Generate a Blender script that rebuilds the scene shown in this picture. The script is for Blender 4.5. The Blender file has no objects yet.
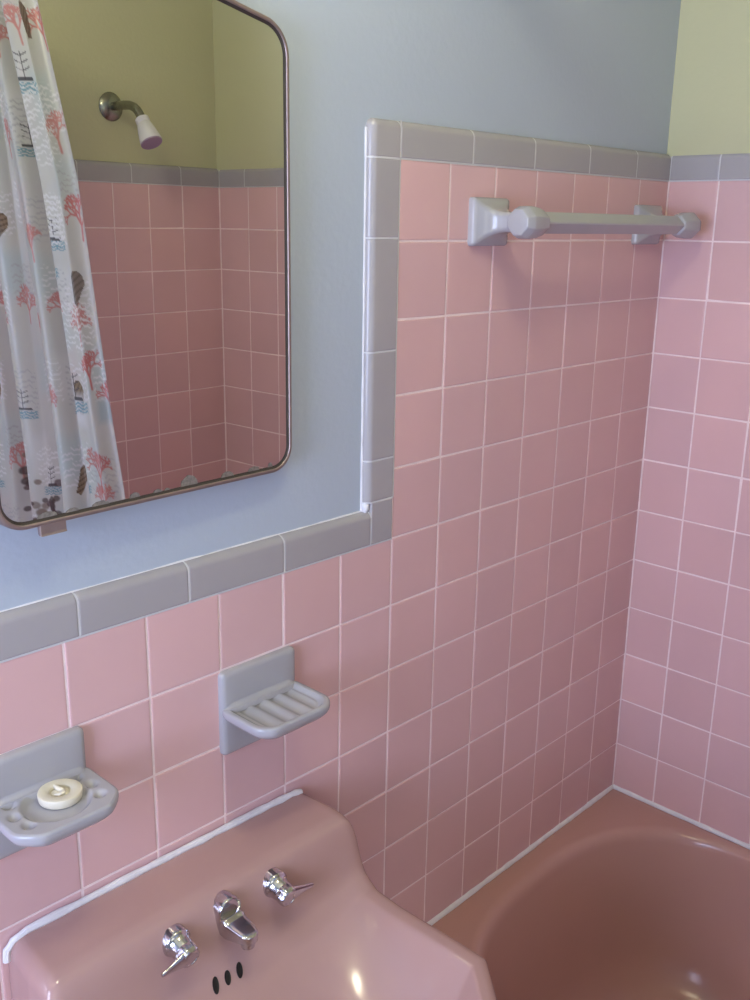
import bpy, bmesh, math, random
import numpy as np
E_WIN, E_LAMP, E_DOOR = 38.5, 58.0, 5.0
C_WIN, C_LAMP, C_DOOR = (.57, .655, .98), (1, .97, .70), (1, .92, .6)
from mathutils import Vector, Matrix
random.seed(7)
COL = bpy.context.scene.collection
T = .1095                    # tile pitch (4 1/4 in tile + joint)
ZR = 1.694                   # underside of the tall grey trim
CM = 6.986                   # tiles between the grey upright and the tub corner
CS = .9156                   # first tile on the window-facing end wall
YP = .011                    # painted plaster sits this far behind the tile face
L = 1.2673                   # width of the tub alcove


def lin(r, g, b):
    def f(c):
        c /= 255
        return c / 12.92 if c <= .04045 else ((c + .055) / 1.055) ** 2.4
    return (f(r), f(g), f(b), 1)


# ------------------------------------------------------------------ materials
def mat(name, col, rough=.4, metal=0, spec=.5, bump=0, bscale=60, vary=0, vscale=6, coat=0, shade_attr=None, trans=0):
    m = bpy.data.materials.new(name); m.use_nodes = True
    nt = m.node_tree; N = nt.nodes; b = N['Principled BSDF']
    b.inputs['Base Color'].default_value = col
    b.inputs['Roughness'].default_value = rough
    b.inputs['Metallic'].default_value = metal
    b.inputs['Specular IOR Level'].default_value = spec
    b.inputs['Coat Weight'].default_value = coat
    b.inputs['Coat Roughness'].default_value = .08
    tc = N.new('ShaderNodeTexCoord')
    if vary or shade_attr:
        rgb = N.new('ShaderNodeRGB'); rgb.outputs[0].default_value = col
        out = rgb.outputs[0]
        if vary:
            no = N.new('ShaderNodeTexNoise'); no.inputs['Scale'].default_value = vscale; no.inputs['Detail'].default_value = 4
            nt.links.new(tc.outputs['Object'], no.inputs['Vector'])
            mr = N.new('ShaderNodeMapRange'); mr.inputs[1].default_value = .3; mr.inputs[2].default_value = .7
            mr.inputs[3].default_value = 1 - vary; mr.inputs[4].default_value = 1 + vary
            nt.links.new(no.outputs['Fac'], mr.inputs[0])
            mx = N.new('ShaderNodeVectorMath'); mx.operation = 'SCALE'
            nt.links.new(out, mx.inputs[0]); nt.links.new(mr.outputs[0], mx.inputs['Scale']); out = mx.outputs[0]
        if shade_attr:
            at = N.new('ShaderNodeAttribute'); at.attribute_name = shade_attr
            mx = N.new('ShaderNodeVectorMath'); mx.operation = 'MULTIPLY'
            nt.links.new(out, mx.inputs[0]); nt.links.new(at.outputs['Color'], mx.inputs[1]); out = mx.outputs[0]
        nt.links.new(out, b.inputs['Base Color'])
    if bump:
        no = N.new('ShaderNodeTexNoise'); no.inputs['Scale'].default_value = bscale; no.inputs['Detail'].default_value = 3
        nt.links.new(tc.outputs['Object'], no.inputs['Vector'])
        bp = N.new('ShaderNodeBump'); bp.inputs['Strength'].default_value = bump; bp.inputs['Distance'].default_value = .004
        nt.links.new(no.outputs['Fac'], bp.inputs['Height']); nt.links.new(bp.outputs[0], b.inputs['Normal'])
    return m


PINK = mat('pink_tile_glaze', lin(220, 180, 181), .2, spec=.4, bump=.05, bscale=14, vary=.03, vscale=5, shade_attr='tile_shade')
GROUT = mat('pale_grout', lin(244, 222, 222), .8, bump=.3, bscale=300, vary=.06, vscale=30)
GREY = mat('grey_tile_glaze', lin(171, 166, 169), .22, spec=.45, bump=.04, bscale=14, vary=.03)
GREYJ = mat('grey_joint', lin(205, 203, 206), .8)
GREYC = mat('grey_ceramic', lin(172, 170, 175), .16, spec=.5, bump=.02, bscale=20, vary=.02)
SINKM = mat('pink_porcelain', lin(182, 147, 142), .12, spec=.5, vary=.025, vscale=4)
TUBM = mat('pink_enamel', lin(192, 150, 142), .2, spec=.45, vary=.03, vscale=3)
BLUE = mat('blue_wall_paint', lin(181, 191, 206), .55, bump=.12, bscale=90, vary=.015, vscale=3)
YELLOW = mat('yellow_wall_paint', lin(196, 194, 158), .55, bump=.12, bscale=90, vary=.015, vscale=3)
CEIL = mat('ceiling_paint', lin(222, 216, 180), .8, bump=.1, bscale=80)
WHITE = mat('white_caulk', lin(232, 230, 234), .5, bump=.25, bscale=120, vary=.06, vscale=40)
WOOD = mat('white_gloss_paint', lin(230, 230, 226), .35, vary=.02)
CHROME = mat('chrome', lin(205, 203, 208), .12, metal=1, vary=.04, vscale=80)
FRAME = mat('dull_chrome_frame', lin(160, 142, 138), .5, metal=.8, vary=.08, vscale=60)
DARKEDGE = mat('mirror_bevel_edge', lin(58, 50, 46), .4)
TARN = mat('tarnished_silvering', lin(140, 134, 128), .4, metal=.3, vary=.3, vscale=220)
SILVER = mat('silvered_glass', lin(243, 243, 238), .0, metal=1)
DARK = mat('dark_opening', lin(22, 15, 12), .6, vary=.3, vscale=300)
CREAM = mat('cream_rubber', lin(226, 218, 196), .45, bump=.1, bscale=200, vary=.04, vscale=60)
PIPE = mat('weathered_chrome_pipe', lin(150, 150, 140), .25, metal=1, vary=.1, vscale=60)
WPLAST = mat('white_plastic', lin(226, 222, 226), .4)
PURPLE = mat('pale_purple_plastic', lin(172, 150, 172), .45, bump=.4, bscale=400)
FLOORM = None


# ------------------------------------------------------------------ helpers
def link(name, me, m=None, parent=None, smooth=True, angle=40):
    o = bpy.data.objects.new(name, me); COL.objects.link(o)
    if m is not None:
        for x in (m if isinstance(m, (list, tuple)) else [m]): me.materials.append(x)
    if smooth:
        for p in me.polygons: p.use_smooth = True
        if angle: me.set_sharp_from_angle(angle=math.radians(angle))
    if parent is not None: o.parent = parent
    return o


def from_bm(name, bm, m=None, parent=None, smooth=True, angle=40, recalc=True):
    if recalc: bmesh.ops.recalc_face_normals(bm, faces=bm.faces)
    me = bpy.data.meshes.new(name); bm.to_mesh(me); bm.free()
    return link(name, me, m, parent, smooth, angle)


def thing(name, label, cat, loc=(0, 0, 0), group=None):
    o = bpy.data.objects.new(name, None); COL.objects.link(o); o.location = loc
    o.empty_display_size = .02
    o['label'] = label; o['category'] = cat
    if group: o['group'] = group
    return o


def tag(o, label, cat, group=None):
    o['label'] = label; o['category'] = cat
    if group: o['group'] = group
    return o


def struct(o): o['kind'] = 'structure'; return o


def box(bm, lo, hi, bevel=0, seg=2, mi=0):
    lo, hi = Vector(lo), Vector(hi)
    r = bmesh.ops.create_cube(bm, size=1, matrix=Matrix.Translation((lo + hi) / 2) @ Matrix.Diagonal((*(hi - lo), 1)))
    fs = set()
    for v in r['verts']:
        for f in v.link_faces: fs.add(f)
    for f in fs: f.material_index = mi
    if bevel:
        es = list({e for v in r['verts'] for e in v.link_edges})
        bmesh.ops.bevel(bm, geom=es, offset=bevel, segments=seg, affect='EDGES', profile=.5)


def loft(bm, rings, closed=True, cap0=True, cap1=True, mi=0):
    R = [[bm.verts.new(p) for p in r] for r in rings]
    n = len(R[0])
    for a, b in zip(R, R[1:]):
        for i in range(n if closed else n - 1):
            j = (i + 1) % n
            f = bm.faces.new((a[i], a[j], b[j], b[i])); f.material_index = mi
    if cap0: bm.faces.new(R[0][::-1]).material_index = mi
    if cap1: bm.faces.new(R[-1]).material_index = mi
    return R


def frame_from(axis):
    a = Vector(axis).normalized()
    u = Vector((0, 0, 1)) if abs(a.z) < .9 else Vector((1, 0, 0))
    x = u.cross(a).normalized(); y = a.cross(x)
    return x, y, a


def lathe(bm, origin, axis, prof, n=32, mi=0, cap0=True, cap1=True):
    x, y, a = frame_from(axis); o = Vector(origin)
    rings = [[o + a * h + (x * math.cos(t) + y * math.sin(t)) * r for t in [2 * math.pi * i / n for i in range(n)]] for r, h in prof]
    return loft(bm, rings, True, cap0, cap1, mi)


def tube(bm, pts, rad, n=14, mi=0):
    pts = [Vector(p) for p in pts]; rings = []; prev = None
    for i, p in enumerate(pts):
        d = (pts[min(i + 1, len(pts) - 1)] - pts[max(i - 1, 0)]).normalized()
        if prev is None: x, y, _ = frame_from(d)
        else:
            x = (prev - d * prev.dot(d)).normalized(); y = d.cross(x)
        prev = x
        r = rad[i] if isinstance(rad, (list, tuple)) else rad
        rings.append([p + (x * math.cos(2 * math.pi * k / n) + y * math.sin(2 * math.pi * k / n)) * r for k in range(n)])
    loft(bm, rings, True, True, True, mi)


def interp(xs, ys, x):
    return np.interp(x, xs, ys)


def smooth_prof(pts, n=400, w=.006):
    """resampled, slightly rounded profile from (s, h) knots with s increasing"""
    xs = np.array([p[0] for p in pts]); ys = np.array([p[1] for p in pts])
    g = np.linspace(xs[0], xs[-1], n); h = np.interp(g, xs, ys)
    k = max(1, int(w / (g[1] - g[0])))
    ker = np.hanning(2 * k + 3)[1:-1]; ker /= ker.sum()
    hp = np.pad(h, len(ker) // 2, mode='edge')
    return g, np.convolve(hp, ker, 'valid')[:n]


# ------------------------------------------------------------------ tiled fields
def tile_field(name, rects, plane, parent):
    """rects: (u0,u1,v0,v1) tile cells, plane: (u,v,w)->xyz, w positive into the room"""
    verts, faces, mats, shade = [], [], [], []
    g = .0015
    rnd = random.Random(3)
    for (u0, u1, v0, v1) in rects:
        a, b, c, d = u0 + g, u1 - g, v0 + g, v1 - g
        e = .0016; w0 = rnd.uniform(-.00025, .00025); tu, tv = rnd.uniform(-.0003, .0003), rnd.uniform(-.0003, .0003)
        base = len(verts)
        for (ins, w) in ((0, -.0025), (0, -.0007), (e * .45, -.0002), (e * 1.4, 0)):
            for (su, sv, u, v) in ((-1, -1, a + ins, c + ins), (1, -1, b - ins, c + ins), (1, 1, b - ins, d - ins), (-1, 1, a + ins, d - ins)):
                verts.append(plane(u, v, w + w0 + su * tu + sv * tv))
        s = 1 + rnd.uniform(-.035, .035); hue = rnd.uniform(-.012, .012)
        for r in range(3):
            for i in range(4):
                j = (i + 1) % 4
                faces.append((base + r * 4 + i, base + r * 4 + j, base + r * 4 + 4 + j, base + r * 4 + 4 + i)); mats.append(0); shade.append((s + hue, s, s - hue))
        faces.append(tuple(base + 12 + i for i in range(4))); mats.append(0); shade.append((s + hue, s, s - hue))
        # grout bed behind the tile
        base = len(verts)
        for (u, v) in ((u0, v0), (u1, v0), (u1, v1), (u0, v1)): verts.append(plane(u, v, -.0008))
        faces.append((base, base + 1, base + 2, base + 3)); mats.append(1); shade.append((1, 1, 1))
    me = bpy.data.meshes.new(name); me.from_pydata([tuple(v) for v in verts], [], faces)
    at = me.color_attributes.new('tile_shade', 'FLOAT_COLOR', 'CORNER')
    buf = np.ones((len(me.loops), 4), np.float32)
    for p in me.polygons:
        p.material_index = mats[p.index]
        for li in p.loop_indices: buf[li, :3] = shade[p.index]
    at.data.foreach_set('color', buf.ravel())
    o = link(name, me, [PINK, GROUT], parent, smooth=False)
    return o


def trim_piece(bm, u0, u1, v0, v1, plane, sides, thick=YP, r=.011, proud=.0012, nu=14, nv=14):
    """one bullnose tile; sides: set of 'L','R','T','B' edges that are rounded over"""
    g = .0011
    u0 += 0 if 'L' in sides else g; u1 -= 0 if 'R' in sides else g
    v0 += 0 if 'B' in sides else g; v1 -= 0 if 'T' in sides else g

    def samples(a, b, lo, hi):
        s = []
        if lo: s += [a + r * (1 - math.cos(math.pi / 2 * k / 8)) for k in range(8)]
        else: s += [a, a + .0009]
        e = []
        if hi: e += [b - r * (1 - math.cos(math.pi / 2 * k / 8)) for k in range(8)][::-1]
        else: e += [b - .0009, b]
        m0, m1 = (a + r if lo else a + .002), (b - r if hi else b - .002)
        return s + [m0 + (m1 - m0) * k / 6 for k in range(7)] + e
    U = samples(u0, u1, 'L' in sides, 'R' in sides); V = samples(v0, v1, 'B' in sides, 'T' in sides)

    def w(u, v):
        du = dv = 0
        if 'L' in sides: du = max(du, u0 + r - u)
        if 'R' in sides: du = max(du, u - u1 + r)
        if 'B' in sides: dv = max(dv, v0 + r - v)
        if 'T' in sides: dv = max(dv, v - v1 + r)
        d = min(r, math.hypot(du, dv)); h = math.sqrt(max(0, r * r - d * d)) - r
        h = h * (thick + proud) / r
        if (u in (U[0],) and 'L' not in sides) or (u == U[-1] and 'R' not in sides) or (v == V[0] and 'B' not in sides) or (v == V[-1] and 'T' not in sides): h -= .0009
        return proud + h
    def cl(u, v):
        if 'L' in sides and 'T' in sides:
            du, dv = u0 + r - u, v - v1 + r
            if du > 0 and dv > 0 and math.hypot(du, dv) > r:
                k = r / math.hypot(du, dv); return u0 + r - du * k, v1 - r + dv * k
        return u, v
    G = [[bm.verts.new(plane(*cl(u, v), w(u, v))) for v in V] for u in U]
    for i in range(len(U) - 1):
        for j in range(len(V) - 1): bm.faces.new((G[i][j], G[i + 1][j], G[i + 1][j + 1], G[i][j + 1]))
    # skirt back to the plaster
    loop = [G[i][0] for i in range(len(U))] + [G[-1][j] for j in range(1, len(V))] + [G[i][-1] for i in range(len(U) - 2, -1, -1)] + [G[0][j] for j in range(len(V) - 2, 0, -1)]
    per = [(u, V[0]) for u in U] + [(U[-1], v) for v in V[1:]] + [(u, V[-1]) for u in U[-2::-1]] + [(U[0], v) for v in V[-2:0:-1]]
    back = [bm.verts.new(plane(*cl(u, v), -thick)) for u, v in per]
    n = len(loop)
    for i in range(n):
        j = (i + 1) % n; bm.faces.new((loop[i], loop[j], back[j], back[i]))


PB = lambda u, v, w: Vector((u, -w, v))                 # wall ahead  (u = x)
PR = lambda u, v, w: Vector((-w, -u, v))                # end wall    (u = -y)
PF = lambda u, v, w: Vector((u, -L + w, v))             # shower wall (u = x)

XW, YF, ZC = -2.75, -1.85, 2.42

# ------------------------------------------------------------------ walls
bm = bmesh.new(); box(bm, (XW - .12, YP, -.1), (.13, YP + .12, ZC)); wb = struct(from_bm('wall_back', bm, BLUE, smooth=False))
bm = bmesh.new(); box(bm, (.0022, -L - .12, -.1), (YP + .12, YP, ZC)); wr = struct(from_bm('wall_right', bm, YELLOW, smooth=False))
bm = bmesh.new(); box(bm, (-.86, -L - YP - .12, -.1), (YP, -L - YP, ZC)); wa = struct(from_bm('wall_alcove', bm, YELLOW, smooth=False))
bm = bmesh.new(); box(bm, (-.98, YF, -.1), (-.86, -L - YP, ZC)); struct(from_bm('wall_return', bm, BLUE, smooth=False))
DX0, DX1, DZ = -2.45, -1.65, 2.03
bm = bmesh.new()
box(bm, (XW - .12, YF - .12, -.1), (DX0, YF, ZC)); box(bm, (DX1, YF - .12, -.1), (-.86, YF, ZC)); box(bm, (DX0, YF - .12, DZ), (DX1, YF, ZC))
struct(from_bm('wall_front', bm, BLUE, smooth=False))
bm = bmesh.new()
box(bm, (DX0, YF - .13, 0), (DX0 + .03, YF + .015, DZ), .003); box(bm, (DX1 - .03, YF - .13, 0), (DX1, YF + .015, DZ), .003); box(bm, (DX0 + .03, YF - .13, DZ - .03), (DX1 - .03, YF + .015, DZ), .003)
struct(from_bm('door_1', bm, WOOD, smooth=False))
# left wall with its window opening
WY0, WY1, WZ0, WZ1 = -.98, -.14, .95, 1.95
bm = bmesh.new()
box(bm, (XW - .12, YF, -.1), (XW, WY0, ZC)); box(bm, (XW - .12, WY1, -.1), (XW, YP, ZC))
box(bm, (XW - .12, WY0, -.1), (XW, WY1, WZ0)); box(bm, (XW - .12, WY0, WZ1), (XW, WY1, ZC))
struct(from_bm('wall_left', bm, BLUE, smooth=False))
bm = bmesh.new(); box(bm, (XW - .2, YF - .2, ZC), (.2, .2, ZC + .1)); struct(from_bm('ceiling', bm, CEIL, smooth=False))
FLOORM = mat('mosaic_floor', lin(176, 172, 174), .4)
nt = FLOORM.node_tree; br = nt.nodes.new('ShaderNodeTexBrick'); tc = nt.nodes.new('ShaderNodeTexCoord')
br.inputs['Scale'].default_value = 20; br.inputs['Color1'].default_value = lin(196, 160, 158); br.inputs['Color2'].default_value = lin(170, 168, 172)
br.inputs['Mortar'].default_value = lin(200, 196, 194); br.offset = 0; br.inputs['Brick Width'].default_value = .5; br.inputs['Row Height'].default_value = .5
nt.links.new(tc.outputs['Object'], br.inputs['Vector']); nt.links.new(br.outputs['Color'], nt.nodes['Principled BSDF'].inputs['Base Color'])
bm = bmesh.new(); box(bm, (XW - .2, YF - .2, -.12), (.2, .2, 0)); struct(from_bm('floor', bm, FLOORM, smooth=False))
# window frame, sill, sash bars
bm = bmesh.new(); f = .05
box(bm, (XW - .1, WY0, WZ0), (XW + .015, WY0 + f, WZ1), .004); box(bm, (XW - .1, WY1 - f, WZ0), (XW + .015, WY1, WZ1), .004)
box(bm, (XW - .1, WY0 + f, WZ1 - f), (XW + .015, WY1 - f, WZ1), .004); box(bm, (XW - .1, WY0 + f, WZ0), (XW + .015, WY1 - f, WZ0 + f), .004)
box(bm, (XW - .07, WY0 + f, 1.5), (XW - .03, WY1 - f, 1.535), .003)
win = struct(from_bm('window_1', bm, WOOD, smooth=False))
bm = bmesh.new(); box(bm, (XW - .02, WY0 - .04, WZ0 - .03), (XW + .06, WY1 + .04, WZ0), .006); from_bm('window_sill', bm, WOOD, win, smooth=False)

# ------------------------------------------------------------------ tile fields
rects = []
for m in range(-18, 7):
    x0 = (m - CM) * T; x1 = min((m + 1 - CM) * T, 0)
    if x0 < XW: x0 = XW
    for r in range(0, 16):
        if m < 0 and r < 5: continue
        if m >= 0 and r >= 12: continue
        z1 = ZR - r * T; z0 = max(z1 - T, 0)
        if z1 - z0 > .01: rects.append((x0, x1, z0, z1))
tile_field('tile_field', rects, PB, wb)
yc = [0, CS * T] + [(CS + k) * T for k in range(1, 6)]                    # set out from both corners, one cut tile between
yo = [L, L - 1.056 * T] + [L - (1.056 + k) * T for k in range(1, 20) if L - (1.056 + k) * T > yc[-1] + .015]
yc = sorted(yc + yo)
rects = [(a, b, ZR - (r + 1) * T, ZR - r * T) for r in range(12) for a, b in zip(yc, yc[1:])]
tile_field('tile_field', rects, PR, wr)
rects = []
for r in range(12):
    z1 = ZR - r * T; x = 0; k = 0
    while x > -.858:
        x1 = max(x - T * (1.169 if k == 0 else 1), -.86); rects.append((x1, x, z1 - T, z1)); x = x1; k += 1
tile_field('tile_field', rects, PF, wa)

# ------------------------------------------------------------------ grey bullnose trim
ZT = 1.743; ZL0, ZL1 = ZR - 5 * T, 1.1985
XU0, XU1 = -.8215, -CM * T


def run(name, pieces, plane):
    bm = bmesh.new()
    for (u0, u1, v0, v1, s) in pieces: trim_piece(bm, u0, u1, v0, v1, plane, s)
    def strip(path, du, dv):                                 # pale joint lying in the gap, following the tile's profile
        A = [bm.verts.new(plane(u - du, v - dv, w)) for u, v, w in path]; B = [bm.verts.new(plane(u + du, v + dv, w)) for u, v, w in path]
        for k in range(len(path) - 1): bm.faces.new((A[k], B[k], B[k + 1], A[k + 1])).material_index = 1
    q = [math.pi / 2 * k / 8 for k in range(9)]
    tops = [p for p in pieces if 'T' in p[4] and 'L' not in p[4]]; lefts = [p for p in pieces if 'L' in p[4] and 'T' not in p[4]]
    for uu in sorted({p[0] for p in tops} | {p[1] for p in tops}):
        v0, v1 = tops[0][2], tops[0][3]
        strip([(uu, v0, .0009)] + [(uu, v1 - .011 + .0107 * math.sin(t), -.011 + .0119 * math.cos(t)) for t in q], .0014, 0)
    for vv in sorted({p[2] for p in lefts} | {p[3] for p in lefts}):
        u0, u1 = lefts[0][0], lefts[0][1]
        strip([(u1, vv, .0009)] + [(u0 + .011 - .0107 * math.sin(t), vv, -.011 + .0119 * math.cos(t)) for t in q], 0, .0014)
    if tops: strip([(min(p[0] for p in tops), tops[0][2], .0004), (max(p[1] for p in pieces), tops[0][2], .0004)], 0, .0014)
    if lefts: strip([(lefts[0][1], min(p[2] for p in lefts), .0004), (lefts[0][1], max(p[3] for p in pieces), .0004)], .0014, 0)
    return struct(from_bm(name, bm, [GREY, GREYJ], angle=50))


low = []
js = [-.8125, -.982, -1.1395, -1.292] + [-1.292 - .157 * k for k in range(1, 9)] + [XW]
for a, b in zip(js[1:], js):
    low.append((a, b, ZL0, ZL1, 'T'))
low.append((-.8125, XU1, ZL0, 1.2125, ''))
run('trim_1', low, PB)
zs = [1.2125, 1.275, 1.4325, 1.5885, 1.6935]
run('trim_2', [(XU0, XU1, a, b, 'L') for a, b in zip(zs, zs[1:])] + [(XU0, XU1, 1.6935, ZT, 'LT')], PB)
xs = [XU1, -.6055, -.448, -.2855, -.1265, -.001]
run('trim_3', [(a, b, ZR, ZT, 'T') for a, b in zip(xs, xs[1:])], PB)
ys = [.001, .099, .256, .413, .570, .727, L - .417, L - .260, L - .103, L - .001]
run('trim_4', [(a, b, ZR, ZT, 'T') for a, b in zip(ys, ys[1:])], PR)
xs = [-.86, -.760, -.603, -.446, -.289, -.132, -.001]
run('trim_5', [(a, b, ZR, ZT, 'T') for a, b in zip(xs, xs[1:])], PF)
# uneven pale bead where the paint meets the trim
bm = bmesh.new(); rn = random.Random(5)


def bead(bm, pts, r0, jit=.0008, n=8):
    P = []
    for a, b in zip(pts, pts[1:]):
        a, b = Vector(a), Vector(b); k = max(2, int((b - a).length / .02))
        P += [a.lerp(b, i / k) for i in range(k)]
    P.append(Vector(pts[-1]))
    P = [p + Vector([rn.uniform(-jit, jit) * .4 for _ in range(3)]) for p in P]
    tube(bm, P, [r0 + rn.uniform(-jit, jit) for _ in P], n)


bead(bm, [(XW + .01, YP, ZL1), (XU0 - .001, YP, ZL1)], .0015, .0007)
bead(bm, [(XU0, YP, ZL1), (XU0, YP, ZT - .012)], .0019, .0004)
tube(bm, [(XU0 + .004, .0080, 1.196), (XU0 + .0045, .0072, 1.203), (XU0 + .005, .0070, 1.209), (XU0 + .005, .008, 1.2145)], [.003, .0058, .0056, .003], 10)
struct(from_bm('trim_6', bm, WHITE))
# tub caulk and the corner joint
bm = bmesh.new()
bead(bm, [(-.765, -.001, .3805), (-.003, -.001, .3805)], .0055, .0008)
bead(bm, [(-.001, -.003, .3805), (-.001, -L + .003, .3805)], .0055, .0008)
bead(bm, [(-.765, -L + .001, .3805), (-.003, -L + .001, .3805)], .0055, .0008)
struct(from_bm('trim_7', bm, WHITE))
bm = bmesh.new()
bead(bm, [(-.0005, -.0005, .385), (-.0005, -.0005, ZR)], .0018, .0004, 6)
bead(bm, [(-.0005, -L + .0005, .385), (-.0005, -L + .0005, ZR)], .0022, .0004, 6)
struct(from_bm('trim_8', bm, GROUT))

# ------------------------------------------------------------------ bathtub
def sgn(v): return -1 if v < 0 else 1


tx0, tx1, ty0, ty1 = -.765, -.001, -L + .001, -.001
tcx, tcy = -.381, (ty0 + ty1) / 2
ta, tn, capb = .36, 2.5, .285
tub_in = ty1 - .05                                   # inner end near the sink wall


def tub_outline(shr, n=240):
    """stadium of two superelliptic caps, shrunk by shr"""
    a = ta - shr; b = capb - shr * .75; yc = (tub_in - shr * 1.15) - b
    P = []
    for i in range(n):
        t = 2 * math.pi * i / n
        cx_, sy = math.cos(t), math.sin(t)
        x = a * sgn(cx_) * abs(cx_) ** (2 / tn); y = b * sgn(sy) * abs(sy) ** (2 / tn)
        half = yc - tcy
        P.append((tcx + x, tcy + y + half * (1 if sy > 1e-9 else -1 if sy < -1e-9 else 0)))
    return P


def rect_ring(pts, x0, x1, y0, y1):
    out = []
    for x, y in pts:
        dx, dy = x - tcx, y - tcy
        k = 1e9
        if dx > 0: k = min(k, (x1 - tcx) / dx)
        if dx < 0: k = min(k, (x0 - tcx) / dx)
        if dy > 0: k = min(k, (y1 - tcy) / dy)
        if dy < 0: k = min(k, (y0 - tcy) / dy)
        out.append([tcx + dx * k, tcy + dy * k])
    for cx_, cy_ in ((x0, y0), (x0, y1), (x1, y0), (x1, y1)):
        i = min(range(len(out)), key=lambda i: (out[i][0] - cx_) ** 2 + (out[i][1] - cy_) ** 2); out[i] = [cx_, cy_]
    return out


base = tub_outline(0)
rings = []
ro = rect_ring(base, tx0, tx1, ty0, ty1)
rings.append([(x, y, 0.001) for x, y in ro]); rings.append([(x, y, .355) for x, y in ro])
ri = rect_ring(base, tx0 + .004, tx1 - .001, ty0 + .001, ty1 - .001); rings.append([(x, y, .37) for x, y in ri])
ri = rect_ring(base, tx0 + .014, tx1 - .003, ty0 + .003, ty1 - .003); rings.append([(x, y, .377) for x, y in ri])
out0 = tub_outline(-.012)
rings.append([(x * .5 + a * .5, y * .5 + b * .5, .3785) for (x, y), (a, b) in zip(ri, out0)])
for shr, z in ((-.012, .3785), (-.006, .378), (0, .3755), (.005, .371), (.009, .364), (.012, .354), (.02, .32), (.032, .27), (.046, .2), (.062, .13), (.082, .085), (.11, .06), (.15, .05), (.2, .046)):
    rings.append([(x, y, z) for x, y in tub_outline(shr)])
bm = bmesh.new(); loft(bm, rings, True, True, True)
tub = thing('bathtub', 'salmon pink built-in bathtub with oval basin in the tiled corner', 'bathtub', (tcx, tcy, 0))
o = from_bm('tub_body', bm, TUBM, tub, angle=60); o.matrix_parent_inverse = Matrix.Translation((-tcx, -tcy, 0))

# ------------------------------------------------------------------ sink
SX = -1.190; HW = .2375; SD = .462
gs, hs = smooth_prof([(0, .8), (.082, .799), (.098, .793), (.106, .78), (.113, .755), (.126, .729), (.152, .711), (.2, .708), (.3, .711), (.48, .711)], w=.008)
gc, hc = smooth_prof([(0, .8), (.082, .799), (.097, .794), (.106, .78), (.112, .755), (.118, .73), (.128, .71), (.15, .69), (.19, .664), (.26, .622), (.31, .603), (.35, .603), (.385, .63), (.42, .685), (.44, .708), (.48, .711)], w=.008)


def halfw(d):                       # plan half width at distance d from the wall
    d = np.asarray(d, float)
    c = np.where(d < .345, 0, (d - .345) * .88)
    return HW - c - .006 * np.clip(1 - d / .06, 0, 1)


def sink_z(x, d):                   # x measured from the sink's middle
    zs_, zc_ = np.interp(d, gs, hs), np.interp(d, gc, hc)
    bw = halfw(d) - .032
    q = np.clip(np.abs(x) / bw, 0, 1)
    B = (1 - q ** 2.6) ** 1.12
    return zs_ + (zc_ - zs_) * B


def sink_surface(x, d, z=None):
    z = sink_z(x, d)
    R = .02
    e = np.minimum(halfw(d) - np.abs(x), (SD - d))
    dd = np.clip(R - e, 0, R)
    return z - (R - np.sqrt(np.maximum(R * R - dd * dd, 0)))


nu, nv = 121, 150
tt = np.linspace(-1, 1, nu); tt = np.sign(tt) * (1 - (1 - np.abs(tt)) ** 1.35)
dv = np.linspace(0, 1, nv); dd = SD * (1 - (1 - dv) ** 1.15)
verts = []; faces = []
for d in dd:
    hw = float(halfw(d))
    xs_ = tt * hw
    z = sink_surface(xs_, np.full(nu, d))
    for x, zz in zip(xs_, z): verts.append((float(x), -d, float(zz)))
for j in range(nv - 1):
    for i in range(nu - 1):
        a = j * nu + i; faces.append((a, a + nu, a + nu + 1, a + 1))
loop = list(range(nu)) + [j * nu + nu - 1 for j in range(1, nv)] + [(nv - 1) * nu + i for i in range(nu - 2, -1, -1)] + [j * nu for j in range(nv - 2, 0, -1)]
cur = loop
for (sx, sd, dz, zfix) in ((1, 1, -.03, None), (.99, .99, None, .655), (.93, .94, None, .62), (.8, .82, None, .57), (.55, .6, None, .53), (.3, .4, None, .52)):
    nb = len(verts); new = []
    for k in loop:
        x, y, z = verts[k]
        zz = min(z + dz, .69) if zfix is None else zfix
        verts.append((x * sx, y * sd, zz)); new.append(nb + len(new))
    n = len(cur)
    for i in range(n):
        j = (i + 1) % n; faces.append((cur[i], cur[j], new[j], new[i]))
    cur = new
faces.append(tuple(cur[::-1]))
me = bpy.data.meshes.new('basin'); me.from_pydata(verts, [], faces)
bm = bmesh.new(); bm.from_mesh(me)
sink = thing('wall_sink', 'pink porcelain wall sink with raised back ledge below the grey soap holders', 'sink', (SX, -.0015, 0))
sink.location.z = .002; sink.rotation_euler = (0, .012, 0)
from_bm('basin', bm, SINKM, sink, angle=70)
# white caulk along the back
bm = bmesh.new()
bead(bm, [(-HW + .002, -.005, .776), (-HW + .003, -.0045, .789), (-HW + .011, -.0045, .798), (-HW + .03, -.004, .802), (0, -.004, .8025), (HW - .035, -.004, .802), (HW - .016, -.0045, .7985)], .005, .0011)
o = from_bm('caulk_bead', bm, WHITE, sink); o['label'] = 'white caulk along the back ledge'


def sink_frame(x, d):
    """point on the porcelain and its normal (sink-local)"""
    z = float(sink_surface(np.array([x]), np.array([d]))[0]); h = .003
    zx = (sink_surface(np.array([x + h]), np.array([d])) - sink_surface(np.array([x - h]), np.array([d])))[0] / (2 * h)
    zd = (sink_surface(np.array([x]), np.array([d + h])) - sink_surface(np.array([x]), np.array([d - h])))[0] / (2 * h)
    n = Vector((-zx, zd, 1)).normalized()      # y = -d
    return Vector((x, -d, z)), n


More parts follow.
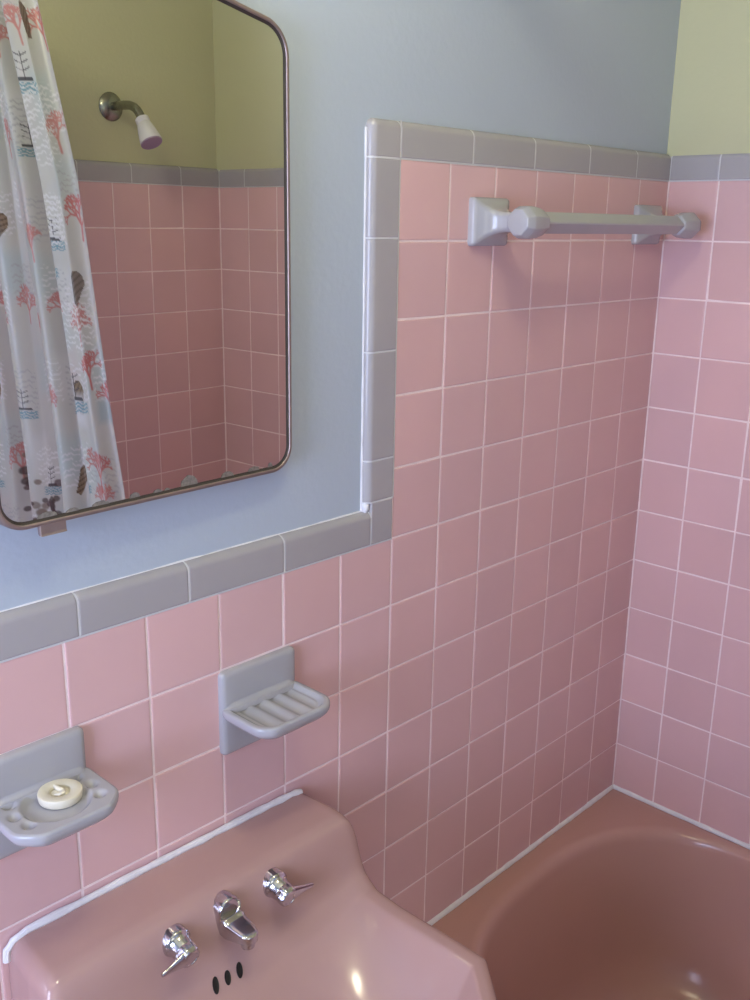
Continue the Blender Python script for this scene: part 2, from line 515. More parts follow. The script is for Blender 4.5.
for k, (x, d, hgt) in enumerate(((-.038, .137, .0088), (-.0195, .137, .0075), (-.001, .137, .0082))):
    p, n = sink_frame(x, d)
    up = (Vector((0, 0, 1)) - n * n.z).normalized(); up = (Matrix.Rotation(math.radians(-24), 3, n) @ up); rt = up.cross(n)
    bm = bmesh.new()
    R = []
    for (s, h) in ((1.2, .0002), (1.1, .0009), (1, .0006), (.85, .0003), (.4, .0003)):
        R.append([p + n * h + rt * (.0037 * s * math.cos(t)) + up * (hgt * s * math.sin(t)) for t in [2 * math.pi * i / 20 for i in range(20)]])
    loft(bm, R, True, False, True)
    o = from_bm('overflow_slot', bm, DARK, sink); o['label'] = 'dark overflow slot'

# faucet parts: each an Empty under the sink with its own pieces
def part_root(name, loc, label):
    o = bpy.data.objects.new(name, None); COL.objects.link(o); o.parent = sink; o.location = loc; o['label'] = label
    o.empty_display_size = .01
    return o


FACE_D = float(np.interp(-.769, -hc[72:190], gc[72:190]))
AX = Vector((0, -.985, -.17)).normalized()              # the taps come almost straight out of the upright face


def handle(x, side, label, lever_ang, twist):
    p, _ = sink_frame(x, FACE_D)
    n = AX; up = (Vector((0, 0, 1)) - n * n.z).normalized(); rt = Vector((1, 0, 0))
    t = part_root('faucet_handle', p, label)
    z0 = Vector((0, 0, 0))
    bm = bmesh.new(); lathe(bm, z0, n, [(.0185, -.010), (.0190, .0015), (.0186, .0035), (.0172, .005), (.0156, .007), (.0146, .012), (.0138, .0165), (.0134, .018)], 40)
    from_bm('flange', bm, CHROME, t)
    bm = bmesh.new(); R = []
    xa, ya, _a = frame_from(n)
    for r_, h_, k_ in ((.0128, .0175, 0), (.0140, .0182, 1), (.0143, .0205, 1), (.0137, .0255, 1), (.0130, .0295, 1), (.0114, .0315, .6), (.0086, .0322, 0), (.0080, .0314, 0), (.004, .0314, 0)):
        ring = []
        for q in range(48):
            a = 2 * math.pi * q / 48
            rr = r_ * (1 + .055 * k_ * math.cos(6 * a + twist)); ring.append(n * h_ + (xa * math.cos(a) + ya * math.sin(a)) * rr)
        R.append(ring)
    loft(bm, R); from_bm('hub', bm, CHROME, t, angle=35)
    d = (rt * side * math.cos(lever_ang) - up * math.sin(lever_ang) + n * .12).normalized()
    w = n.cross(d).normalized(); bm = bmesh.new(); rings = []
    for s_, hw, th in ((.006, .0115, .0060), (.012, .0108, .0052), (.018, .0088, .0044), (.026, .0064, .0037), (.034, .0046, .0032), (.040, .0036, .0028), (.0432, .0026, .0022), (.044, .0009, .0009)):
        c = n * .0255 + d * s_ * .95
        rings.append([c + w * hw * math.cos(a) + n * th * math.sin(a) for a in [2 * math.pi * i / 20 for i in range(20)]])
    loft(bm, rings); from_bm('lever', bm, CHROME, t)
    return t


handle(-.074, -1, 'chrome lever tap on the left', -.02, .3)
handle(.0815, 1, 'chrome lever tap on the right', .02, 0)
p, _ = sink_frame(.0025, FACE_D)
t = part_root('faucet_spout', p, 'chrome spout')
f = Vector((0, -1, 0)); u = Vector((0, 0, 1)); r = Vector((1, 0, 0))


def shield(s, k, lift=0):
    P = []
    for i in range(44):
        a = 2 * math.pi * i / 44; cx_, sy = math.cos(a), math.sin(a)
        if sy >= 0: x, z = .0175 * cx_, .0165 * sy + .008
        else: x, z = .0175 * sgn(cx_) * abs(cx_) ** .35, .008 - .032 * abs(sy) ** .6
        P.append(r * x * s + f * k + u * (z * s + lift))
    return P


bm = bmesh.new(); loft(bm, [shield(s_, k) for s_, k in ((1, -.012), (1, .004), (.985, .0062), (.95, .0078), (.90, .0082), (.85, .0074), (.80, .0055), (.4, .005))])
from_bm('back_plate', bm, CHROME, t)
bm = bmesh.new(); rings = []
for s_, hw, zt_, zb in ((.002, .0160, .0035, -.0245), (.0125, .0164, .0035, -.0245), (.0150, .0165, .0028, -.0245), (.0165, .0163, .0008, -.0242), (.020, .0156, -.0004, -.0236), (.032, .0140, -.0016, -.0205), (.042, .0128, -.0026, -.0180), (.0475, .0112, -.0034, -.0172), (.0515, .0082, -.0044, -.0168), (.0535, .0036, -.0056, -.0164)):
    P = []
    for i in range(28):
        a = 2 * math.pi * i / 28; cx_, sy = math.cos(a), math.sin(a)
        x = hw * sgn(cx_) * abs(cx_) ** .35; zc_ = (zt_ + zb) / 2; hz = (zt_ - zb) / 2
        P.append(r * x + f * s_ + u * (zc_ + hz * sgn(sy) * abs(sy) ** .35))
    rings.append(P)
loft(bm, rings); from_bm('spout_body', bm, CHROME, t, angle=38)
bm = bmesh.new(); lathe(bm, f * .0415 + u * -.0165, (0, -.05, -1), [(.0086, 0), (.0090, .006), (.0086, .0085), (.0066, .009), (.006, .006)], 24)
from_bm('aerator', bm, CHROME, t)

# ------------------------------------------------------------------ soap holders
def chamf_outline(hx, y0, y1, ch, n, rnd=0):
    """tray outline, y0 at the wall (0), y1 forward; front corners cut by ch"""
    P = [(-hx, y0), (-hx, y1 - ch), (-hx + ch, y1), (hx - ch, y1), (hx, y1 - ch), (hx, y0)]
    Q = []
    m = len(P)
    segs = [(P[i], P[(i + 1) % m]) for i in range(m)]
    tot = sum(math.dist(a, b) for a, b in segs)
    dense = []
    for a, b in segs:
        k = max(3, int(n * math.dist(a, b) / tot))
        dense += [(a[0] + (b[0] - a[0]) * i / k, a[1] + (b[1] - a[1]) * i / k) for i in range(k)]
    D = np.array(dense)
    for _ in range(rnd): D = (np.roll(D, 1, 0) + 2 * D + np.roll(D, -1, 0)) / 4
    return D


def soap_holder(label, X, Z0, Z1, hx_plate, tray_z, hx, depth, ch, rnd, hfun, thick, cx_off):
    t = thing('soap_holder', label, 'soap dish', (X, 0, Z0), 'grey ceramic soap holders over the sink')
    h = Z1 - Z0
    bm = bmesh.new(); rings = []
    # back plate: pillowed rectangle, rounded corners
    def rr(hw, hh, y, rad=.006):
        P = []
        for (sx, sz, a0) in ((1, 1, 0), (-1, 1, 90), (-1, -1, 180), (1, -1, 270)):
            for k in range(6):
                a = math.radians(a0 + 90 * k / 5)
                P.append((sx * (hw - rad) + rad * math.cos(a), y, h / 2 + sz * (hh - rad) + rad * math.sin(a)))
        return P
    for hw, hh, y in ((hx_plate, h / 2, .0008), (hx_plate, h / 2, -.005), (hx_plate - .001, h / 2 - .001, -.0075), (hx_plate - .003, h / 2 - .003, -.0095), (hx_plate - .007, h / 2 - .007, -.0104), (hx_plate * .6, h * .3, -.0100)):
        rings.append(rr(hw, hh, y))
    loft(bm, rings); from_bm('back_plate', bm, GREYC, t)
    # tray
    out = chamf_outline(hx, .004, depth, ch, 150, rnd)
    c = np.array([0, depth * .5]); zt_ = tray_z - Z0
    bm = bmesh.new(); rings = []
    for s in np.concatenate([np.linspace(.02, .72, 34), np.linspace(.735, .985, 22)]):
        P = c + (out - c) * s
        rings.append([(x + cx_off, -y, zt_ + hfun(x, y, s)) for x, y in P])
    for s, dz in ((1.0, -.0016), (1.008, -.004), (1.008, -.007), (1.0, -.010), (.97, -.0135), (.9, thick * .8), (.8, thick)):
        P = c + (out - c) * s
        rings.append([(x + cx_off, -max(y, .002), zt_ + dz) for x, y in P])
    loft(bm, rings, True, True, True)
    from_bm('tray', bm, GREYC, t, angle=60)
    # fillet web that joins tray and plate
    bm = bmesh.new(); A = []
    for k in range(9):
        a = math.pi / 2 * k / 8; rr_ = .008
        A.append((-.0095 - rr_ * (1 - math.sin(a)), zt_ + .0005 + rr_ * (1 - math.cos(a))))
    prof = A + [(-.004, zt_ + .012), (-.004, zt_ - .012), (-.020, zt_ - .006)]
    loft(bm, [[(cx_off + x, -.0085 + (y + .0085) * k, zt_ + (z - zt_) * k) for y, z in prof] for x, k in ((-hx * .93, .05), (-hx * .90, .5), (-hx * .84, .85), (-hx * .75, 1), (hx * .75, 1), (hx * .84, .85), (hx * .90, .5), (hx * .93, .05))])
    from_bm('fillet', bm, GREYC, t, angle=50)
    return t


def ribs(x, y, s):
    rim = 0 if s > .95 else 0
    d = .0075 * (1 - min(1, max(0, (s - .76) / .14)) ** 2 * (3 - 2 * min(1, max(0, (s - .76) / .14)))) if s < .9 else 0
    edge = -.0006 if s > .97 else 0
    rb = .0036 * (.5 + .5 * math.cos(2 * math.pi * x / .0255)) if s < .9 else 0
    rb *= max(0, 1 - max(0, (s - .72) / .16))
    return -d + rb + edge


soap_holder('empty grey ceramic soap holder with ribbed tray, above the right end of the sink', -1.0345, .9145, 1.0355, .0648, .985, .0650, .0960, .016, 14, ribs, -.022, -.001)

DIMP = [(.0405, .021), (.0465, .045), (.0425, .069)]


def oval(x, y, s):
    e = math.hypot(x / .0365, (y - .050) / .034)
    k = min(1, max(0, (1.12 - e) / .24)); k = k * k * (3 - 2 * k)
    z = -.0065 * k
    for dx, dy in DIMP:
        for sx in (1, -1):
            q = ((x - sx * dx) / .0062) ** 2 + ((y - dy) / .0062) ** 2
            z -= .0055 * math.exp(-q ** 1.5)
    if s > .97: z -= .0008
    return z


soap_holder('grey ceramic soap holder with oval dished tray, holding the cream drain plug', -1.3625, .9145, 1.0375, .0635, .986, .0635, .0975, .021, 10, oval, -.022, .001)
# cream plug
px, py, pz = -1.3505, -.0385, .9803
t = thing('drain_plug', 'round cream drain plug with ringed recess lying in the oval soap tray', 'drain plug', (px, py, pz))
bm = bmesh.new()
lathe(bm, (0, 0, 0), (0, 0, 1), [(.019, -.0005), (.0235, .0005), (.0240, .003), (.0246, .0085), (.0240, .0100), (.0222, .0106), (.0132, .0102), (.0120, .0094), (.0114, .0064), (.0098, .0060), (.0090, .0072), (.006, .0080), (.001, .0082)], 48)
from_bm('plug_body', bm, CREAM, t)
bm = bmesh.new()
tube(bm, [(.001, .0135, .0098), (.000, .009, .0105), (.0005, .004, .0100), (.003, -.001, .0095), (.001, -.0055, .0090), (-.004, -.006, .0088), (-.0075, -.002, .0085)], [.0016, .0026, .0028, .0030, .0030, .0026, .0014], 12)
from_bm('pull_loop', bm, CREAM, t)

# ------------------------------------------------------------------ towel bar
BY, BZ = -.080, 1.6125
PX = (-.566, -.079)
tb = thing('towel_bar', 'grey ceramic towel bar with square rod on the pink tiles above the bathtub', 'towel bar', (sum(PX) / 2, 0, BZ))
mx = sum(PX) / 2


def rrect(cx_, cz, hw, hh, y, rad, n=6):
    P = []
    for (sx, sz, a0) in ((1, 1, 0), (-1, 1, 90), (-1, -1, 180), (1, -1, 270)):
        for k in range(n):
            a = math.radians(a0 + 90 * k / (n - 1)); P.append((cx_ + sx * (hw - rad) + rad * math.cos(a), y, cz + sz * (hh - rad) + rad * math.sin(a)))
    return P


for sgn_, X in ((-1, PX[0]), (1, PX[1])):
    x0 = X - mx
    bm = bmesh.new()
    R = [rrect(x0, 0, .0440, .0355, .0005, .005), rrect(x0, 0, .0440, .0355, -.007, .005), rrect(x0, 0, .0425, .0340, -.0105, .005), rrect(x0, 0, .0385, .0300, -.0135, .006),
         rrect(x0, 0, .031, .0245, -.018, .007), rrect(x0, 0, .0245, .0195, -.025, .008), rrect(x0, 0, .0195, .0160, -.034, .008), rrect(x0, 0, .0170, .0145, -.045, .008), rrect(x0, 0, .0165, .0145, -.058, .008), rrect(x0, 0, .0165, .0145, BY + .006, .008)]
    loft(bm, R); from_bm('wall_bracket', bm, GREYC, tb, angle=50)
    # faceted knob round the rod end, axis along x
    bm = bmesh.new(); R = []

    def octo(xx, rad):                         # diamond with clipped corners
        k = .42; P = []
        for q in range(4):
            a = math.pi / 2 * q
            c1 = Vector((math.cos(a), math.sin(a))); tng = Vector((-math.sin(a), math.cos(a)))
            for s_ in (-1, 1):
                v = c1 * rad * (1 - k * .3) + tng * rad * k * s_ * .8
                P.append((x0 + sgn_ * xx, BY + v.x, v.y))
        return P
    for xx, rad in ((-.0300, .0185), (-.0275, .0205), (-.010, .0250), (.008, .0268), (.016, .0264), (.028, .0218), (.030, .0205)):
        R.append(octo(xx, rad))
    loft(bm, R, cap0=True); o = from_bm('rod_knob', bm, GREYC, tb, smooth=False)
    bv = o.modifiers.new('b', 'BEVEL'); bv.width = .0025; bv.segments = 3; bv.limit_method = 'ANGLE'; bv.angle_limit = math.radians(12)
    for p_ in o.data.polygons: p_.use_smooth = True
# rod: square section set on edge
bm = bmesh.new(); hd = .0170
def dia(x): return [(x, BY + a, b) for a, b in ((-hd + .0012, -.0012), (-hd + .0012, .0012), (-.0012, hd - .0012), (.0012, hd - .0012), (hd - .0012, .0012), (hd - .0012, -.0012), (.0012, -hd + .0012), (-.0012, -hd + .0012))]
loft(bm, [dia(PX[0] - mx + .030), dia(PX[1] - mx - .030)])
from_bm('rod', bm, GREYC, tb, smooth=False)

# ------------------------------------------------------------------ mirror (door of a wall cabinet standing slightly open)
YAW = math.atan(.0280885)
mw_r, mw_l, mzb, mzs, mzt = -.9745, -1.3885, 1.2935, 1.829, 1.862
HX, HY = mw_r, -.0085


def mirror_outline(ins):
    """outline in door coordinates: u to the right from the hinge edge (negative left), v = z"""
    W = mw_r - mw_l
    c = (-W / 2)
    corners = [(-ins, mzb + ins, .034), (-ins, mzs - ins * .8, .042), (c + .085, mzt - .009 - ins, .15), (c, mzt - ins, .3), (c - .085, mzt - .009 - ins, .15), (-W + ins, mzs - ins * .8, .042), (-W + ins, mzb + ins, .034)]
    pts = []
    m = len(corners)
    for i in range(m):
        p0, p1, p2 = [Vector(corners[(i + k) % m][:2]) for k in (-1, 0, 1)]
        rad = max(corners[i][2] - ins, .004)
        a, b = (p0 - p1).normalized(), (p2 - p1).normalized()
        ang = a.angle(b); tl = min(rad / math.tan(ang / 2), .45 * min((p0 - p1).length, (p2 - p1).length))
        rad = tl * math.tan(ang / 2)
        bis = (a + b).normalized(); cen = p1 + bis * (rad / math.sin(ang / 2))
        s, e = p1 + a * tl - cen, p1 + b * tl - cen
        tot = s.angle_signed(e)
        for k in range(11):
            th = -tot * k / 10
            v = Matrix.Rotation(th, 2) @ s
            pts.append(cen + v)
    return pts


cab = thing('mirror', 'arched mirror in thin dull metal frame, hung on the blue wall over the sink', 'mirror', (HX, HY, 0))
cab.rotation_euler = (0, 0, YAW)
# frame: rounded rail lofted round the outline; door y: 0 = glass face, + towards the wall
bm = bmesh.new()
sec = [(0, .0165), (0, .002), (.0004, -.001), (.0018, -.0030), (.0036, -.0035), (.0052, -.0034), (.0058, -.0026), (.0058, .002)]
R = []
for ins, y in sec: R.append([(p.x, y, p.y) for p in mirror_outline(ins)])
loft(bm, R, True, False, False); from_bm('frame', bm, FRAME, cab, angle=60)
bm = bmesh.new(); R = [[(p.x, y, p.y) for p in mirror_outline(i)] for i, y in ((.0056, -.0022), (.0068, -.0012), (.0080, -.0006), (.0090, -.0001))]
loft(bm, R, True, False, False); from_bm('rim_liner', bm, DARKEDGE, cab)
bm = bmesh.new(); P = [(p.x, .0, p.y) for p in mirror_outline(.0074)]
bm.faces.new([bm.verts.new(q) for q in P])
# worn silvering along the lower edge
rn = random.Random(11)
mzin = mzb + .0095
for (ux, rw, rh) in ((-.168, .0125, .0125), (-.109, .010, .007), (-.066, .0095, .0055), (-.038, .004, .006), (-.245, .007, .006), (-.214, .006, .004), (-.29, .011, .005), (-.325, .008, .004), (-.20, .004, .003), (-.355, .012, .006)):
    Q = []
    for k in range(17):
        a = math.pi * k / 16; j = 1 + rn.uniform(-.05, .05)
        Q.append((ux + rw * j * math.cos(a), -.0003, mzin - .001 + rh * j * math.sin(a)))
    bm.faces.new([bm.verts.new(q) for q in Q]).material_index = 1
o = from_bm('mirror_glass', bm, [SILVER, TARN], cab, smooth=False, recalc=False)
bm = bmesh.new(); P = [(p.x, .0155, p.y) for p in mirror_outline(.001)]
loft(bm, [[(p.x, y, p.y) for p in mirror_outline(.0012)] for y in (.006, .0155)]); from_bm('door_back', bm, FRAME, cab)
bm = bmesh.new(); tx = (-.366, -.335)
loft(bm, [[(x, y, z) for x in ()] or [(tx[0], y0, z), (tx[1], y0, z), (tx[1], y1, z), (tx[0], y1, z)] for z, y0, y1 in ((mzb + .003, -.0030, .004), (mzb - .0085, -.0034, .003), (mzb - .0105, -.0050, .001))])
o = from_bm('pull_tab', bm, FRAME, cab, smooth=False)
bv = o.modifiers.new('b', 'BEVEL'); bv.width = .001; bv.segments = 2
for z in (1.37, 1.72):
    bm = bmesh.new(); tube(bm, [(.0005, .0125, z - .03), (.0005, .0125, z + .03)], .004, 10); from_bm('hinge', bm, CHROME, cab)

# ------------------------------------------------------------------ shower head on the alcove wall
sx, sz = -.333, 1.871
sh = thing('wall_shower', 'white shower head on a bent pipe from the yellow wall, seen in the mirror', 'shower', (sx, -L - YP, sz))
bm = bmesh.new(); lathe(bm, (0, 0, 0), (0, 1, 0), [(.033, -.001), (.034, .003), (.031, .007), (.022, .012), (.014, .0145)], 36); from_bm('wall_flange', bm, PIPE, sh)
bm = bmesh.new()
arm = [(0, .004, 0), (0, .03, .0), (0, .055, .0005), (0, .078, -.001), (0, .095, -.006), (0, .108, -.014), (0, .118, -.025), (0, .125, -.038)]
tube(bm, arm, .0105, 16); from_bm('shower_arm', bm, PIPE, sh)
hd_ax = Vector((0, .52, -.85)).normalized(); ho = Vector((0, .1235, -.033))
bm = bmesh.new(); lathe(bm, ho, hd_ax, [(.013, 0), (.0165, .001), (.017, .010), (.0150, .0135), (.0175, .017), (.022, .036), (.0265, .060), (.0265, .064)], 32); hs_ = from_bm('shower_nozzle', bm, WPLAST, sh)
bm = bmesh.new(); lathe(bm, ho, hd_ax, [(.0262, .0642), (.0258, .0672), (.022, .0680), (.004, .0668)], 32); from_bm('spray_face', bm, PURPLE, hs_)

# ------------------------------------------------------------------ curtain rod and curtain
CX = -.745; RZ = 2.07
bm = bmesh.new()
tube(bm, [(CX, YP - .002, RZ), (CX, -L - YP + .002, RZ)], .0125, 20)
rod = thing('curtain_rod', 'straight chrome curtain rod above the bathtub edge', 'curtain rod', (0, 0, 0))
from_bm('rail', bm, CHROME, rod)
for y, s in ((YP, -1), (-L - YP, 1)):
    bm = bmesh.new(); lathe(bm, (CX, y, RZ), (0, s, 0), [(.026, 0), (.026, .006), (.018, .012), (.0135, .014)], 24); from_bm('end_flange', bm, CHROME, rod)

Z0c, Z1c = .16, 2.034
NU, NV = 440, 800
uu = np.linspace(0, 1, NU); vv = np.linspace(0, 1, NV)
U, V = np.meshgrid(uu, vv)                        # u: 0 = free edge, 1 = shower wall
Z = Z0c + (Z1c - Z0c) * V
edge = np.interp(Z, [.1, .6, 1.08, 1.2, 1.45, 1.68, 2.0, 2.1], [-.64, -.675, -.733, -.757, -.802, -.844, -.940, -.965])
flare = (1 - V) * .5
s = U
yy = edge + (-1.235 - edge) * s
ph = 2 * np.pi * (s * 4.1 + .05 * np.sin(5 * V) + .30)
amp = .024 * (1 - .35 * np.exp(-((s) / .08) ** 2))
xx = CX + amp * np.sin(ph) + .006 * np.sin(2.7 * ph + 3 * V) + .004 * np.sin(9 * V + 6 * s)
yy = yy + .006 * np.sin(2 * ph)
# keep the head of the curtain gathered under the rod, hanging outside the tub below
xx = xx - np.clip((.75 - Z) / .3, 0, 1) * .085
verts = np.stack([xx, yy, Z], -1).reshape(-1, 3)
# print: fabric coordinates in metres (cloth is wider than its folded width)
FU = U * 1.0; FZ = Z
colr = np.empty((NV, NU, 3)); colr[:] = (.64, .635, .615)
rg = np.random.default_rng(4)


def lincol(r, g, b): return np.array(lin(r, g, b)[:3])


def put(mask, c, k=1.0):
    mk = (np.clip(mask, 0, 1) * k)[..., None]
    colr[:] = colr * (1 - mk) + lincol(*c) * mk


def soft(d, w=.15): return np.clip((1 - d) / w, 0, 1)


def patch(u, z, hu, hz, c, k=.5): put(soft(np.maximum(abs(FU - u) / hu, abs(FZ - z) / hz), .5), c, k)


def script(u, z, hu, hz, c, k, seed):
    r_ = np.random.default_rng(seed)
    inside = soft(np.maximum(abs(FU - u) / hu, abs(FZ - z) / hz), .1)
    line = (np.sin((FZ - z) * 2 * np.pi / .011 + 1.5 * np.sin(FU * 160 + seed) + .8 * np.sin(FU * 431)) > .35).astype(float)
    gap = (np.sin(FU * 97 + np.floor((FZ - z) / .011) * 2.1 + seed) > -.6).astype(float)
    put(inside * line * gap, c, k)


def coral(u, z, R, c, seed):
    """branching fan drawn as tapering strokes"""
    r_ = np.random.default_rng(seed); seg = []

    def grow(x, y, a, ln, wd, k):
        x2, y2 = x + ln * math.sin(a), y + ln * math.cos(a); seg.append((x, y, x2, y2, wd))
        if k == 0: return
        for q in range(2 if k < 4 else 3):
            grow(x2, y2, a + r_.uniform(.25, .8) * (-1, 1, r_.choice((-.3, .3)))[q], ln * r_.uniform(.6, .84), max(wd * .82, .0013), k - 1)
    grow(u, z - R, r_.uniform(-.15, .15), R * .46, .0030, 5)
    iu = np.where(np.abs(FU[0] - u) < R * 1.5)[0]; iz = np.where(np.abs(FZ[:, 0] - z) < R * 1.6)[0]
    if not len(iu) or not len(iz): return
    su, sz_ = slice(iu[0], iu[-1] + 1), slice(iz[0], iz[-1] + 1)
    X, Y = FU[sz_, su], FZ[sz_, su]; m_ = np.zeros_like(X)
    for x1, y1, x2, y2, wd in seg:
        dx, dy = x2 - x1, y2 - y1
        t_ = np.clip(((X - x1) * dx + (Y - y1) * dy) / (dx * dx + dy * dy + 1e-12), 0, 1)
        d_ = np.hypot(X - x1 - t_ * dx, Y - y1 - t_ * dy); m_ = np.maximum(m_, np.clip(1.5 - d_ / wd, 0, 1))
    mk = (m_ * .85)[..., None]; colr[sz_, su] = colr[sz_, su] * (1 - mk) + lincol(*c) * mk


def shell(u, z, a, b, rot, c1, c2):
    cs, sn = math.cos(rot), math.sin(rot)
    p_ = ((FU - u) * cs + (FZ - z) * sn) / a; q_ = (-(FU - u) * sn + (FZ - z) * cs) / b
    w = np.clip(.35 + .65 * (q_ + 1) / 1.4, .05, 1)
    inside = (np.abs(p_) < w * np.sqrt(np.clip(1 - np.clip(q_ - .3, 0, 1) ** 2 / .49, 0, 1))) & (np.abs(q_) < 1)
    put(inside.astype(float), c1, .9)
    put((inside & (np.sin(p_ * 9 + q_ * 14) > .35)).astype(float), c2, .75)


def boat(u, z, R, seed):
    du, dz = (FU - u) / R, (FZ - z) / R
    put((soft(np.maximum(abs(du) / 1.1, abs(dz + .75) / .28), .2)) * (np.sin(dz * 38 + 2 * np.sin(du * 9)) > -.4), (92, 150, 168), .8)
    put(((abs(dz + .40) < .085) & (abs(du) < .62 - .5 * (dz + .5))).astype(float), (44, 42, 54), .9)
    put(((abs(du + .03) < .035) & (dz > -.4) & (dz < .75)).astype(float), (60, 54, 60), .9)
    for k in range(3): put((abs(dz - (.55 - .3 * k) - .35 * abs(du)) < .035).astype(float) * (abs(du) < .45), (70, 64, 74), .8)
    put(((du > 0) & (du < .4) & (dz > -.25) & (dz < .6 - 1.6 * du)).astype(float), (226, 222, 224), .5)


def pebbles(u, z, hu, hz, seed):
    r_ = np.random.default_rng(seed)
    for _ in range(26):
        a, b = u + r_.uniform(-hu, hu), z + r_.uniform(-hz, hz); R = r_.uniform(.005, .012)
        put(soft(np.hypot((FU - a) / (R * 1.5), (FZ - b) / R), .3), [(96, 78, 72), (70, 60, 60), (134, 116, 104), (84, 62, 64)][r_.integers(4)], .85)


# whole-cloth filler in a drop repeat, then the motifs the mirror shows
for i in range(9):
    for j in range(11):
        u0 = i * .115 + (.05 if j % 2 else 0) + rg.uniform(-.02, .02); z0 = .2 + j * .175 + rg.uniform(-.03, .03)
        k = (i * 5 + j * 3 + i * j) % 6
        patch(u0 + .03, z0 + .05, .05, .06, [(170, 204, 214), (224, 190, 190), (236, 236, 238), (222, 200, 200), (186, 210, 214), (214, 206, 186)][(i + 2 * j) % 6], .32)
        script(u0, z0 + .03, .05, .045, [(240, 240, 242), (236, 234, 240), (186, 186, 188)][(i + j) % 3], .75, i * 13 + j)
        if k == 0: coral(u0, z0, .06, (200, 88, 88), i + j)
        elif k == 1: boat(u0, z0, .036, j)
        elif k == 2: shell(u0, z0, .022, .036, rg.uniform(-.8, .8), (108, 92, 82), (70, 62, 58))
        elif k == 3: coral(u0, z0, .052, (206, 120, 116), 3 * i + j)
        elif k == 4: boat(u0, z0, .032, i + 2)
        else: shell(u0, z0, .018, .034, rg.uniform(-.6, .6), (128, 104, 70), (92, 72, 52))
coral(.07, 1.135, .06, (198, 92, 88), 2); coral(.05, 1.33, .05, (198, 84, 80), 9); shell(.17, 1.20, .022, .038, .1, (52, 48, 50), (200, 198, 196))
patch(.14, 1.235, .05, .04, (230, 230, 236), .8); boat(.13, 1.275, .045, 4); shell(.06, 1.475, .024, .034, .3, (120, 108, 98), (100, 90, 82))
boat(.17, 1.535, .042, 1); coral(.22, 1.72, .05, (196, 70, 74), 5); pebbles(.62, 1.00, .14, .05, 8); pebbles(.50, .98, .12, .03, 3); pebbles(.70, 1.06, .06, .04, 5)
script(.13, 1.40, .11, .05, (244, 244, 246), .8, 21); script(.15, 1.60, .08, .05, (240, 238, 244), .7, 4); boat(.12, 1.88, .045, 2)
shell(.06, 1.97, .020, .034, -.2, (112, 84, 78), (92, 66, 62)); script(.10, 1.78, .06, .08, (240, 240, 242), .7, 31)
patch(.20, 1.38, .09, .07, (176, 206, 214), .35); patch(.02, 1.235, .03, .03, (150, 182, 194), .55)
colr = np.clip(colr * .82, 0, 1)
faces = []
idx = np.arange(NU * NV).reshape(NV, NU)
faces = np.stack([idx[:-1, :-1], idx[:-1, 1:], idx[1:, 1:], idx[1:, :-1]], -1).reshape(-1, 4)
me = bpy.data.meshes.new('shower_curtain')
me.from_pydata(verts.tolist(), [], faces.tolist())
at = me.color_attributes.new('print', 'FLOAT_COLOR', 'POINT')
buf = np.ones((NU * NV, 4), np.float32); buf[:, :3] = colr.reshape(-1, 3); at.data.foreach_set('color', buf.ravel())
CURT = bpy.data.materials.new('printed_vinyl'); CURT.use_nodes = True
nt = CURT.node_tree; N = nt.nodes; N.clear()
out = N.new('ShaderNodeOutputMaterial'); a = N.new('ShaderNodeAttribute'); a.attribute_name = 'print'
df = N.new('ShaderNodeBsdfPrincipled'); df.inputs['Roughness'].default_value = .3; df.inputs['Specular IOR Level'].default_value = .5
tr = N.new('ShaderNodeBsdfTranslucent'); m1 = N.new('ShaderNodeMixShader'); m1.inputs[0].default_value = .42
tp = N.new('ShaderNodeBsdfTransparent'); m2 = N.new('ShaderNodeMixShader'); m2.inputs[0].default_value = .10
nt.links.new(a.outputs['Color'], df.inputs['Base Color']); nt.links.new(a.outputs['Color'], tr.inputs['Color'])
nt.links.new(df.outputs[0], m1.inputs[1]); nt.links.new(tr.outputs[0], m1.inputs[2]); nt.links.new(m1.outputs[0], m2.inputs[1]); nt.links.new(tp.outputs[0], m2.inputs[2])
nt.links.new(m2.outputs[0], out.inputs[0])
cu = thing('shower_curtain', 'pale vinyl shower curtain printed with corals, shells and ships, seen in the mirror', 'shower curtain', (0, 0, 0))
link('curtain_sheet', me, CURT, cu, angle=0)
for k in range(7):
    j = int((k + .3) / 7 * (NU - 1)); p = verts.reshape(NV, NU, 3)[-1, j]; y = float(p[1])
    bm = bmesh.new(); pts = []
    for q in range(25):
        a_ = 2 * math.pi * q / 24; pts.append((CX + .0185 * math.sin(a_) + (float(p[0]) - CX) * (.5 - .5 * math.cos(a_)) * .9, y, RZ - .0085 + .026 * math.cos(a_)))
    tube(bm, pts, .0018, 8); from_bm('curtain_ring', bm, CHROME, rod)

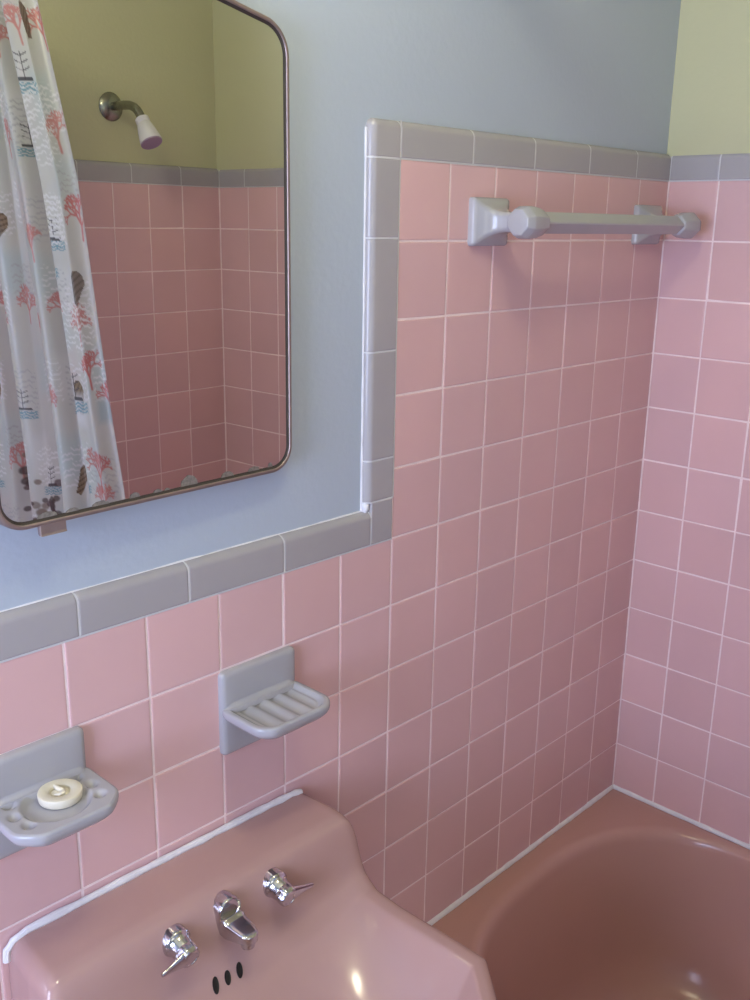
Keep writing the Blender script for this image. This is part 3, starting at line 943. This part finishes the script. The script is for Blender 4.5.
# ------------------------------------------------------------------ light
w = bpy.data.worlds.new('daylight'); bpy.context.scene.world = w; w.use_nodes = True
bg = w.node_tree.nodes['Background']; bg.inputs[0].default_value = (.70, .84, 1, 1); bg.inputs[1].default_value = 1.0
ld = bpy.data.lights.new('window_daylight', 'AREA'); ld.shape = 'RECTANGLE'; ld.size = WY1 - WY0 - .1; ld.size_y = WZ1 - WZ0 - .1
ld.energy = E_WIN; ld.color = C_WIN
lo = bpy.data.objects.new('window_daylight', ld); COL.objects.link(lo)
lo.location = (XW - .11, (WY0 + WY1) / 2, (WZ0 + WZ1) / 2); lo.rotation_euler = (math.radians(90), 0, math.radians(-90))
ld = bpy.data.lights.new('door_fill', 'AREA'); ld.shape = 'RECTANGLE'; ld.size = DX1 - DX0 - .08; ld.size_y = DZ - .1  # warm fill light added behind the unseen doorway to brighten the wall ahead
ld.energy = E_DOOR; ld.color = C_DOOR
lo = bpy.data.objects.new('door_fill', ld); COL.objects.link(lo)
lo.location = ((DX0 + DX1) / 2, YF - .14, DZ / 2); lo.rotation_euler = (math.radians(90), 0, 0)
# ceiling globe over the sink
GLOW = bpy.data.materials.new('opal_glass_lit'); GLOW.use_nodes = True
b = GLOW.node_tree.nodes['Principled BSDF']; b.inputs['Base Color'].default_value = (.9, .85, .75, 1)
b.inputs['Emission Color'].default_value = (*C_LAMP, 1); b.inputs['Emission Strength'].default_value = E_LAMP
GX, GY, GZ = -1.20, -.52, 2.27
cl = thing('ceiling_light', 'lit round opal glass ceiling globe above the sink', 'ceiling light', (GX, GY, ZC))
bm = bmesh.new(); lathe(bm, (0, 0, 0), (0, 0, -1), [(.06, 0), (.06, .012), (.045, .03), (.038, .06)], 32); from_bm('light_base', bm, CHROME, cl)
bm = bmesh.new(); lathe(bm, (0, 0, -.055), (0, 0, -1), [(.034, 0)] + [(.07 * math.sin(a), .0 + .062 - .07 * math.cos(a)) for a in [math.radians(30 + 148 * k / 18) for k in range(19)]], 40); from_bm('glass_globe', bm, GLOW, cl)

# ------------------------------------------------------------------ camera
cd = bpy.data.cameras.new('camera'); cam = bpy.data.objects.new('camera', cd); COL.objects.link(cam)
cd.sensor_fit = 'VERTICAL'; cd.sensor_height = 36; cd.lens = 978.546 / 1000 * 36; cd.clip_start = .02
Rm = Matrix(((0.69148522, -0.72221349, 0.01599576), (0.1869751, 0.20032029, 0.9617235), (-0.69777397, -0.66202677, 0.27355446)))
cam.matrix_world = Matrix.Translation((-1.81179538, -.95648556, 1.61015887)) @ Rm.transposed().to_4x4()
sc = bpy.context.scene; sc.camera = cam
sc.view_settings.view_transform = 'Standard'; sc.view_settings.look = 'None'; sc.view_settings.gamma = 1
sc.view_settings.use_curve_mapping = False; sc.view_settings.exposure = 0.0
